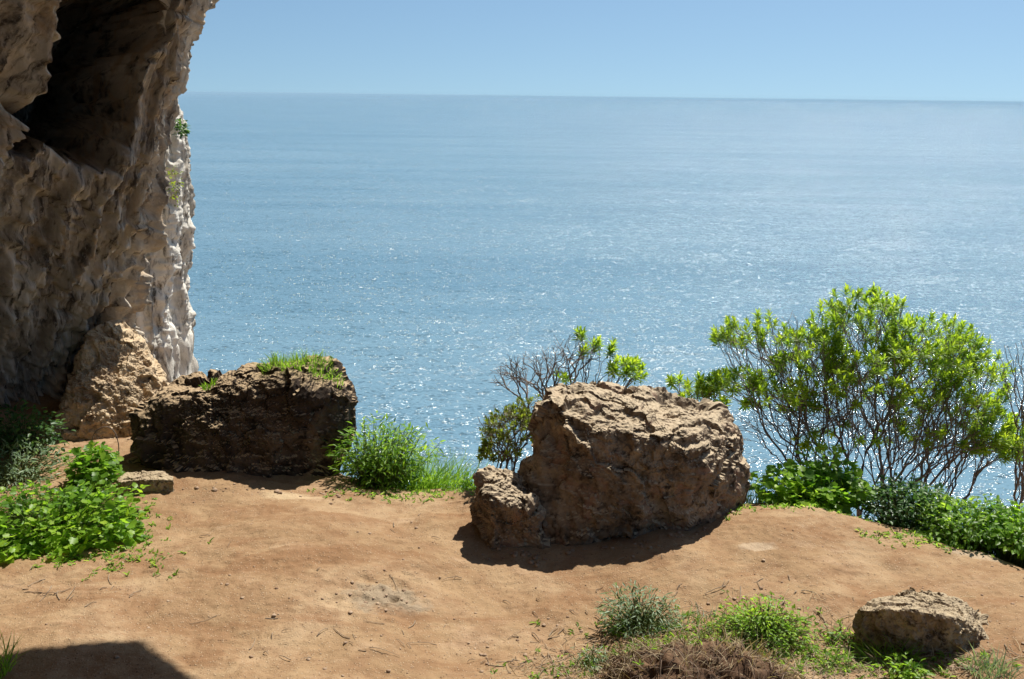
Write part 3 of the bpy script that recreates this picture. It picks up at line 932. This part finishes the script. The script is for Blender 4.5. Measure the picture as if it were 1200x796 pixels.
# --- leafy herbs
def herb(px, py, Y, rx, ry, rY, n, label, mat, tmpl=T_LOBED, L=0.05, W=None, seed=1, name='leafy_plant', cat='plant', base=None, stems=True, droop=0.25, group=None):
    """mound of leaves on thin stalks; centre (px,py) at distance Y, radii rx, ry in photo pixels, rY in metres"""
    rg = np.random.default_rng(seed)
    c = np.array(P(px, py, Y)); s = 1.0 / F * (Y * 0.968 + 0.5)
    rX, rZ = rx * s, ry * s
    if base is None:
        base = on_ground(c[0], c[1])
    b = np.array(base)
    t = thing(name, tuple(b), label, cat, group)
    q = rg.normal(0, 1, (n, 3)); q = unit(q)
    q *= (rg.random(n) ** 0.4)[:, None]
    lump = 1 + 0.28 * vnoise(unit(q) * 2.6 + seed * 5.1, seed) + 0.12 * vnoise(unit(q) * 6 + seed * 5.1, seed)
    pos = c + q * lump[:, None] * np.array([rX, rY, rZ])
    g = gz(pos[:, 0], pos[:, 1]) + 0.01
    pos[:, 2] = np.maximum(pos[:, 2], g + 0.02 * rg.random(n))
    out = unit(q + np.array([0, 0, 0.35]) + rg.normal(0, 0.45, (n, 3)))
    d = unit(out * np.array([1, 1, 0.45]) + rg.normal(0, 0.25, (n, 3)))
    up = unit(np.array([0, 0, 1.0]) + 0.5 * out + rg.normal(0, 0.35, (n, 3)))
    LL = L * (0.45 + 0.75 * rg.random(n)) * (1 + 0.35 * vnoise(pos * 4, seed + 6))
    WW = LL * (1.0 if W is None else W)
    tint = np.clip(0.5 + 0.35 * q[:, 2] * 0 + rg.normal(0, 0.24, n) + 0.45 * vnoise(pos * 5, seed + 2), 0, 1)
    leaves('foliage', tmpl, pos, d, up, LL, WW, mat, t, tint, b, droop)
    if stems:
        lines = []
        for k in rg.choice(n, min(n, max(30, n // 4)), replace=False):
            root = np.array([b[0] + (pos[k, 0] - b[0]) * 0.35 + rg.normal(0, .03), b[1] + (pos[k, 1] - b[1]) * 0.35 + rg.normal(0, .03), 0])
            root[2] = float(gz(root[:1], root[1:2])[0]) - 0.01
            if abs(root[2] - b[2]) > 0.3: root[2] = b[2]
            tt = np.linspace(0, 1, 5)[:, None]
            mid = (root + pos[k]) / 2 + np.array([0, 0, 0.04]) + rg.normal(0, .015, 3)
            lines.append(((1 - tt) ** 2 * root + 2 * tt * (1 - tt) * mid + tt * tt * pos[k], np.linspace(0.0026, 0.0013, 5)))
        tubes('stems', lines, B_STEM, t, b, 4)
    return t

def grass(cx, cy, rx, ry, n, h, label, mat, seed, name='grass_tuft', cat='grass', lean=0.45, W=0.006, zfun=None, bend=0.35, group=None, wind=(0, 0)):
    rg = np.random.default_rng(seed)
    a = rg.random(n) * 2 * math.pi; r = np.sqrt(rg.random(n))
    x, y = cx + rx * r * np.cos(a), cy + ry * r * np.sin(a)
    z = (zfun or gz)(x, y) - 0.004
    b = np.array([cx, cy, float(np.median(z))])
    pos = np.stack([x, y, z], 1)
    d = np.stack([np.cos(a) * lean * r + rg.normal(wind[0], 0.3, n), np.sin(a) * lean * r + rg.normal(wind[1], 0.3, n), np.ones(n)], 1)
    out = np.stack([rg.normal(0, 1, n), rg.normal(0, 1, n), np.full(n, 0.3)], 1)
    L = h * (0.35 + 0.75 * rg.random(n))
    tint = np.clip(0.5 + rg.normal(0, 0.25, n), 0, 1)
    o = leaves(name, T_BLADE, pos, d, out, L, W * (0.7 + 0.6 * rg.random(n)), mat, None, tint, b, bend)
    o.location = tuple(b)
    return tag(o, label, cat, group)

# left clump
herb(24, 505, 6.4, 50, 28, .26, 800, 'dark green leafy bush at the foot of the cave wall, left edge', L_DARK, T_OVAL, 0.045, 0.6, 41, 'bush', 'bush')
herb(15, 548, 6.0, 62, 30, .28, 900, 'grey green feathery herb between the dark bush and the bright leafy plant', L_GREY, T_NARROW, 0.05, 0.22, 42, 'herb')
herb(108, 548, 5.9, 34, 28, .22, 620, 'bright green leafy plant standing next to the flat buff stone', L_BRIGHT, T_LOBED, 0.036, None, 43)
herb(62, 618, 5.25, 108, 56, .42, 2600, 'large spreading mound of bright lobed leaves at the left, nearest the path', L_BRIGHT, T_LOBED, 0.041, None, 44)
# between the boulders
herb(448, 532, 6.30, 62, 38, .28, 1900, 'bright green bushy herb beside the right end of the dark boulder', L_BRIGHT, T_NARROW, 0.06, 0.24, 45, 'herb', base=tuple(on_ground(*P(442, 566, 6.3).xy)))
c = P(500, 575, 6.35)
grass(c.x, c.y, .33, .2, 800, 0.38, 'long grass leaning over the terrace edge right of the bright bushy herb', L_GREEN, 46, wind=(.2, 0))
herb(545, 572, 6.2, 22, 14, .14, 170, 'small green weed at the terrace edge left of the small leaning rock', L_GREEN, T_OVAL, 0.035, 0.55, 47, 'weed')
# right of the boulder
herb(952, 574, 5.85, 74, 30, .24, 1300, 'pale green leafy plant with broad leaves beneath the large shrub, nearest the boulder', L_BRIGHT, T_LOBED, 0.044, None, 48)
herb(965, 545, 5.95, 30, 22, .15, 180, 'upright broad leafed weed rising behind the pale green plant', L_GREEN, T_OVAL, 0.045, 0.5, 53, 'weed')
herb(1062, 592, 5.7, 52, 30, .30, 2000, 'dark green low bush under the large shrub', L_DARK, T_OVAL, 0.035, 0.6, 49, 'bush', 'bush')
herb(1135, 612, 5.45, 66, 24, .30, 2000, 'green creeping herb along the terrace edge at the right', L_GREEN, T_OVAL, 0.035, 0.6, 50, 'herb')
herb(1195, 622, 5.3, 44, 26, .30, 1500, 'bright green leafy herb where the terrace edge meets the right border', L_BRIGHT, T_OVAL, 0.04, 0.7, 51, 'herb')
c = P(880, 570, 6.1)
grass(c.x, c.y, .12, .15, 90, 0.22, 'thin grey green grass growing behind the right side of the large tan boulder', L_GREY, 52)

def nearest_top(obj):
    me = obj.data
    co = np.empty(len(me.vertices) * 3, np.float32); me.vertices.foreach_get('co', co)
    co = co.reshape(-1, 3) + np.array(obj.location)
    def f(x, y):
        out = np.empty(len(x))
        for i in range(len(x)):
            d = (co[:, 0] - x[i]) ** 2 + (co[:, 1] - y[i]) ** 2
            m = d < 0.03 ** 2
            out[i] = co[m, 2].max() if m.any() else co[np.argmin(d), 2]
        return out
    return f

LEFT = bpy.data.objects['boulder.002']
top = nearest_top(LEFT)
c = P(352, 430, 6.45)
grass(c.x, c.y, .30, .12, 560, 0.085, 'green and straw coloured grass on the crest of the dark boulder', L_GREEN, 61, zfun=top, W=0.005)
c = P(246, 463, 6.4)
grass(c.x, c.y, .05, .05, 60, 0.05, 'tiny green weed on the sunlit slope of the dark boulder', L_BRIGHT, 62, zfun=top, W=0.008, name='weed', cat='weed')

# plants on the cliff
for i, (px, py, Y, r, lab) in enumerate(((212, 150, 9.25, 7, 'round green plant rooted high on the pale cliff edge'), (203, 215, 8.95, 8, 'thin green plants hanging down the pale cliff below the round one'))):
    q = P(px, py, Y)
    herb(px, py, Y, r, 9 if i == 0 else 24, .08, 120, lab, L_DARK if i == 0 else L_OLIVE, T_OVAL, 0.04, 0.6, 70 + i, 'cliff_plant', base=tuple(P(px - 6, py, Y + .1)), stems=False)

# arching bramble stem over the left plants
def bramble():
    a, b_ = G(112, 545), G(138, 548)
    b = np.array(a)
    pts = np.array([tuple(P(px, py, 6.3)) for px, py in ((108, 540), (107, 520), (112, 506), (124, 500), (134, 506), (139, 522), (139, 545))])
    pts[0, 2] = float(gz(pts[0:1, 0], pts[0:1, 1])[0]); pts[-1, 2] = float(gz(pts[-1:, 0], pts[-1:, 1])[0])
    p = resample(pts, 24)
    o = tubes('bramble_stem', [(p, np.full(24, 0.0035))], B_TWIG, None, b, 5)
    o.location = tuple(b)
    tag(o, 'arching bare bramble stem rising from the plants by the cave wall', 'plant stem')
bramble()

# ------------------------------------------------------------------ foreground tussock, grass and litter
MC = flat_xy(820, 806)
def tussock():
    c = on_ground(MC[0] + .02, MC[1])
    rx, ry, h = .40, .24, .11
    d, f = ICO[6]
    v = d * np.array([rx, ry, h])
    n = d
    v = v + n * (0.04 * fbm(v * 7, 4, 0.55, 200) + 0.025 * ridged(v * np.array([14, 14, 7]), 3, 0.5, 204))[:, None]
    v = v + np.array(c)
    t = thing('tussock', tuple(c), 'dark earthy tussock of matted roots in the foreground', 'tussock')
    mt = NT('root_earth')
    col = mt.ramp(mt.noise(9, 8, 0.7, None, 0.5), [(0.3, (0.05, 0.03, 0.02)), (0.5, (0.12, 0.072, 0.045)), (0.7, (0.24, 0.155, 0.09))])
    m = mt.done(col, 0.97, mt.bump(mt.noise(60, 8, 0.7), 0.7, 0.02), 0.05)
    mesh_obj('earth', v - np.array(c), f, m, t)
    rg = np.random.default_rng(77)
    k = 1100
    sel = rg.choice(np.where(d[:, 2] > -0.15)[0], k)
    pos = v[sel]
    nn = d[sel]
    dirs = nn * np.array([1, 1, .4]) + np.array([0, -.25, -.15]) + rg.normal(0, .45, (k, 3))
    leaves('roots', T_BLADE, pos, dirs, nn + rg.normal(0, .2, (k, 3)), 0.05 + 0.09 * rg.random(k), 0.0035, L_ROOT, t, rg.random(k), np.array(c), 0.4)
    k = 800
    sel = rg.choice(np.where((d[:, 2] > 0.1) & ((d[:, 1] > -0.25) | (rg.random(len(d)) < 0.3)))[0], k)
    nn = d[sel]
    leaves('dry_grass', T_BLADE, v[sel], nn + rg.normal(0, .6, (k, 3)), nn + rg.normal(0, .2, (k, 3)), 0.04 + 0.10 * rg.random(k), 0.0032, L_DRY, t, rg.random(k), np.array(c), 0.3)
    return v
TV = tussock()
def tz(x, y):
    g = gz(np.asarray(x), np.asarray(y))
    out = np.array(g)
    for i in range(len(x)):
        dd = (TV[:, 0] - x[i]) ** 2 + (TV[:, 1] - y[i]) ** 2
        m = dd < 0.02 ** 2
        if m.any():
            out[i] = max(out[i], TV[m, 2].max())
    return out

c = G(893, 755)
herb(893, 738, c.y + .04, 68, 36, .18, 1700, 'bright green leafy weed growing on top of the dark tussock', L_BRIGHT, T_OVAL, 0.022, 0.5, 81, 'weed', 'weed', base=(c.x, c.y + .04, c.z))
c = G(750, 735)
herb(748, 718, c.y, 48, 32, .16, 800, 'grey green feathery plant left of the bright weed on the tussock', L_GREY, T_NARROW, 0.042, 0.2, 82, 'herb', 'plant', base=(c.x, c.y, c.z))
c = G(812, 730)
grass(c.x, c.y, .22, .08, 120, 0.10, 'sparse grey green grass between the feathery plant and the bright weed', L_GREY, 83, W=0.004, zfun=tz, lean=1.0, bend=0.6)
c = G(728, 742)
herb(725, 738, c.y, 20, 12, .07, 90, 'little bright weed at the foot of the grey green feathery plant', L_BRIGHT, T_OVAL, 0.025, 0.55, 84, 'weed', 'weed')
c = G(985, 752)
herb(985, 748, c.y, 24, 12, .09, 110, 'low green weed in the straw just left of the low blocky rock', L_GREEN, T_OVAL, 0.026, 0.5, 89, 'weed', 'weed', base=(c.x, c.y, c.z))
c = G(978, 782)
herb(978, 778, c.y, 30, 10, .08, 110, 'flat green weed in the straw between the tussock and the bottom border', L_GREEN, T_OVAL, 0.024, 0.55, 90, 'weed', 'weed', base=(c.x, c.y, c.z))
c = G(690, 778)
herb(690, 772, c.y, 26, 12, .09, 90, 'sparse grey green weed at the left end of the dark tussock', L_GREY, T_NARROW, 0.035, 0.22, 93, 'weed', 'weed', base=(c.x, c.y, c.z))
c = G(1042, 768)
grass(c.x, c.y, .13, .07, 150, 0.13, 'dusty green grass in front of the low blocky rock', L_GREEN, 85, W=0.005, lean=0.9, bend=0.6)
c = G(1062, 792)
herb(1062, 784, c.y, 28, 13, .09, 130, 'bright low weed at the bottom border below the low blocky rock', L_BRIGHT, T_OVAL, 0.028, 0.55, 86, 'weed', 'weed')
c = G(1160, 792)
grass(c.x, c.y, .10, .08, 130, 0.13, 'dusty green grass at the right end of the low blocky rock', L_GREY, 87, W=0.005)
c = G(3, 792)
grass(c.x - .05, c.y, .08, .08, 110, 0.18, 'dark green grass tuft in the shaded lower left corner', L_GREEN, 88, W=0.006)

def litter():
    rg = np.random.default_rng(91)
    lines = []
    areas = [(690, 765, 80, 40, 190), (800, 730, 150, 34, 150), (980, 770, 80, 34, 170), (1090, 785, 80, 18, 80), (600, 760, 120, 40, 18), (760, 700, 160, 24, 14), (350, 745, 90, 25, 14), (500, 660, 330, 60, 26), (60, 690, 70, 14, 18)]
    for px, py, rx, ry, n in areas:
        for _ in range(n):
            x, y = flat_xy(px + rx * rg.normal(0, .6), min(py + ry * rg.normal(0, .6), 850))
            a = rg.random() * 6.283; L = 0.03 + 0.13 * rg.random() ** 2
            s = np.linspace(-.5, .5, 5)
            bx, by = math.cos(a), math.sin(a)
            k = rg.normal(0, .25)
            X = x + L * (bx * s - by * k * s * s); Y = y + L * (by * s + bx * k * s * s)
            Z = tz(X, Y) + 0.003 + 0.012 * rg.random() * (1 - 3 * s * s)
            lines.append((np.stack([X, Y, Z], 1), np.linspace(0.0022, 0.0012, 5) * (0.6 + rg.random())))
    o = tubes('twig_litter', lines, bark_mat('dry_twig', (0.20, 0.14, 0.095), (0.36, 0.28, 0.20)), None, (0, 0, 0), 4)
    tag(o, 'dry twigs and straw scattered over the foreground earth', 'litter', None, 'stuff')
    n = 2600
    x, y = np.empty(n), np.empty(n)
    ctr = [(690, 775, 90, 30), (985, 775, 80, 26), (880, 735, 140, 28), (1100, 785, 90, 18)]
    for i in range(n):
        px, py, rx, ry = ctr[rg.integers(0, 4)]
        x[i], y[i] = flat_xy(px + rx * rg.normal(0, .6), min(py + ry * rg.normal(0, .6), 860))
    pos = np.stack([x, y, tz(x, y)], 1)
    d = np.stack([rg.normal(0, 1, n), rg.normal(0, 1, n), np.abs(rg.normal(0, .35, n))], 1)
    o = leaves('dry_grass', T_BLADE, pos, d, np.stack([rg.normal(0, .3, n), rg.normal(0, .3, n), np.ones(n)], 1), 0.03 + 0.08 * rg.random(n), 0.003, L_DRY, None, rg.random(n), np.zeros(3), 0.3)
    tag(o, 'withered straw and short dry grass around the tussock and low rock', 'dry grass', None, 'stuff')
    # grit
    dv, df = ICO[2]
    V, Fc, base = [], [], 0
    feet = [(205, 578, 420, 572), (556, 630, 640, 645), (640, 645, 800, 640), (800, 638, 866, 590), (1003, 762, 1065, 782), (1065, 782, 1150, 790), (85, 512, 200, 512)]
    for i in range(3400):
        if i >= 2600:
            ax, ay, bx, by = feet[i % len(feet)]
            k = rg.random()
            xx, yy = flat_xy(ax + (bx - ax) * k + rg.normal(0, 5), ay + (by - ay) * k + abs(rg.normal(0, 6)) - 4)
        elif i < 120:
            xx, yy = PIT[0] + rg.normal(0, .15), PIT[1] + rg.normal(0, .10)
        else:
            xx, yy = flat_xy(rg.normal(880, 240) if i % 3 else rg.uniform(-20, 1220), rg.normal(770, 40) if i % 3 else rg.uniform(575, 830))
        r = 0.0018 + 0.011 * rg.random() ** 9 if i < 2600 else 0.002 + 0.016 * rg.random() ** 5
        q = dv * r * np.array([1, .8 + .4 * rg.random(), .6]) * (1 + .25 * rg.normal(0, 1, (len(dv), 1)) * .6)
        V.append(q + np.array(on_ground(xx, yy, r * .2)))
        Fc.append(df + base); base += len(dv)
    o = mesh_obj('gravel', np.vstack(V), np.vstack(Fc), bark_mat('soil_grit', (0.20, 0.125, 0.08), (0.40, 0.29, 0.20)))
    tag(o, 'fine grit and pebbles strewn over the earth', 'gravel', None, 'stuff')
litter()

def seedlings():
    """ragged short green growth thinning out from the plants into the bare earth"""
    rg = np.random.default_rng(131)
    spots = [(820, 745, 110, 22, 260), (960, 765, 60, 18, 150), (700, 775, 60, 16, 70), (1090, 785, 70, 10, 70), (120, 655, 70, 14, 110), (165, 610, 22, 22, 60), (470, 572, 70, 8, 120), (960, 602, 60, 6, 90), (1100, 632, 70, 8, 120), (860, 600, 18, 10, 30)]
    X, Y = [], []
    for px, py, rx, ry, n in spots:
        for _ in range(n):
            x, y = flat_xy(px + rx * rg.normal(0, .7), py + ry * rg.normal(0, .7))
            k = 3 + int(4 * rg.random())
            X += list(x + rg.normal(0, .008, k)); Y += list(y + rg.normal(0, .008, k))
    X, Y = np.array(X), np.array(Y); n = len(X)
    pos = np.stack([X, Y, tz(X, Y)], 1)
    d = np.stack([rg.normal(0, .8, n), rg.normal(0, .8, n), 0.3 + rg.random(n)], 1)
    o = leaves('ground_cover', T_OVAL, pos, d, np.stack([rg.normal(0, .3, n), rg.normal(0, .3, n), np.ones(n)], 1), 0.012 + 0.028 * rg.random(n) ** 2, 0.010, L_GREEN, None, np.clip(rg.normal(.5, .3, n), 0, 1), np.zeros(3), 0.3)
    tag(o, 'sparse seedlings and short green growth thinning out into the bare earth', 'ground cover', None, 'stuff')
seedlings()
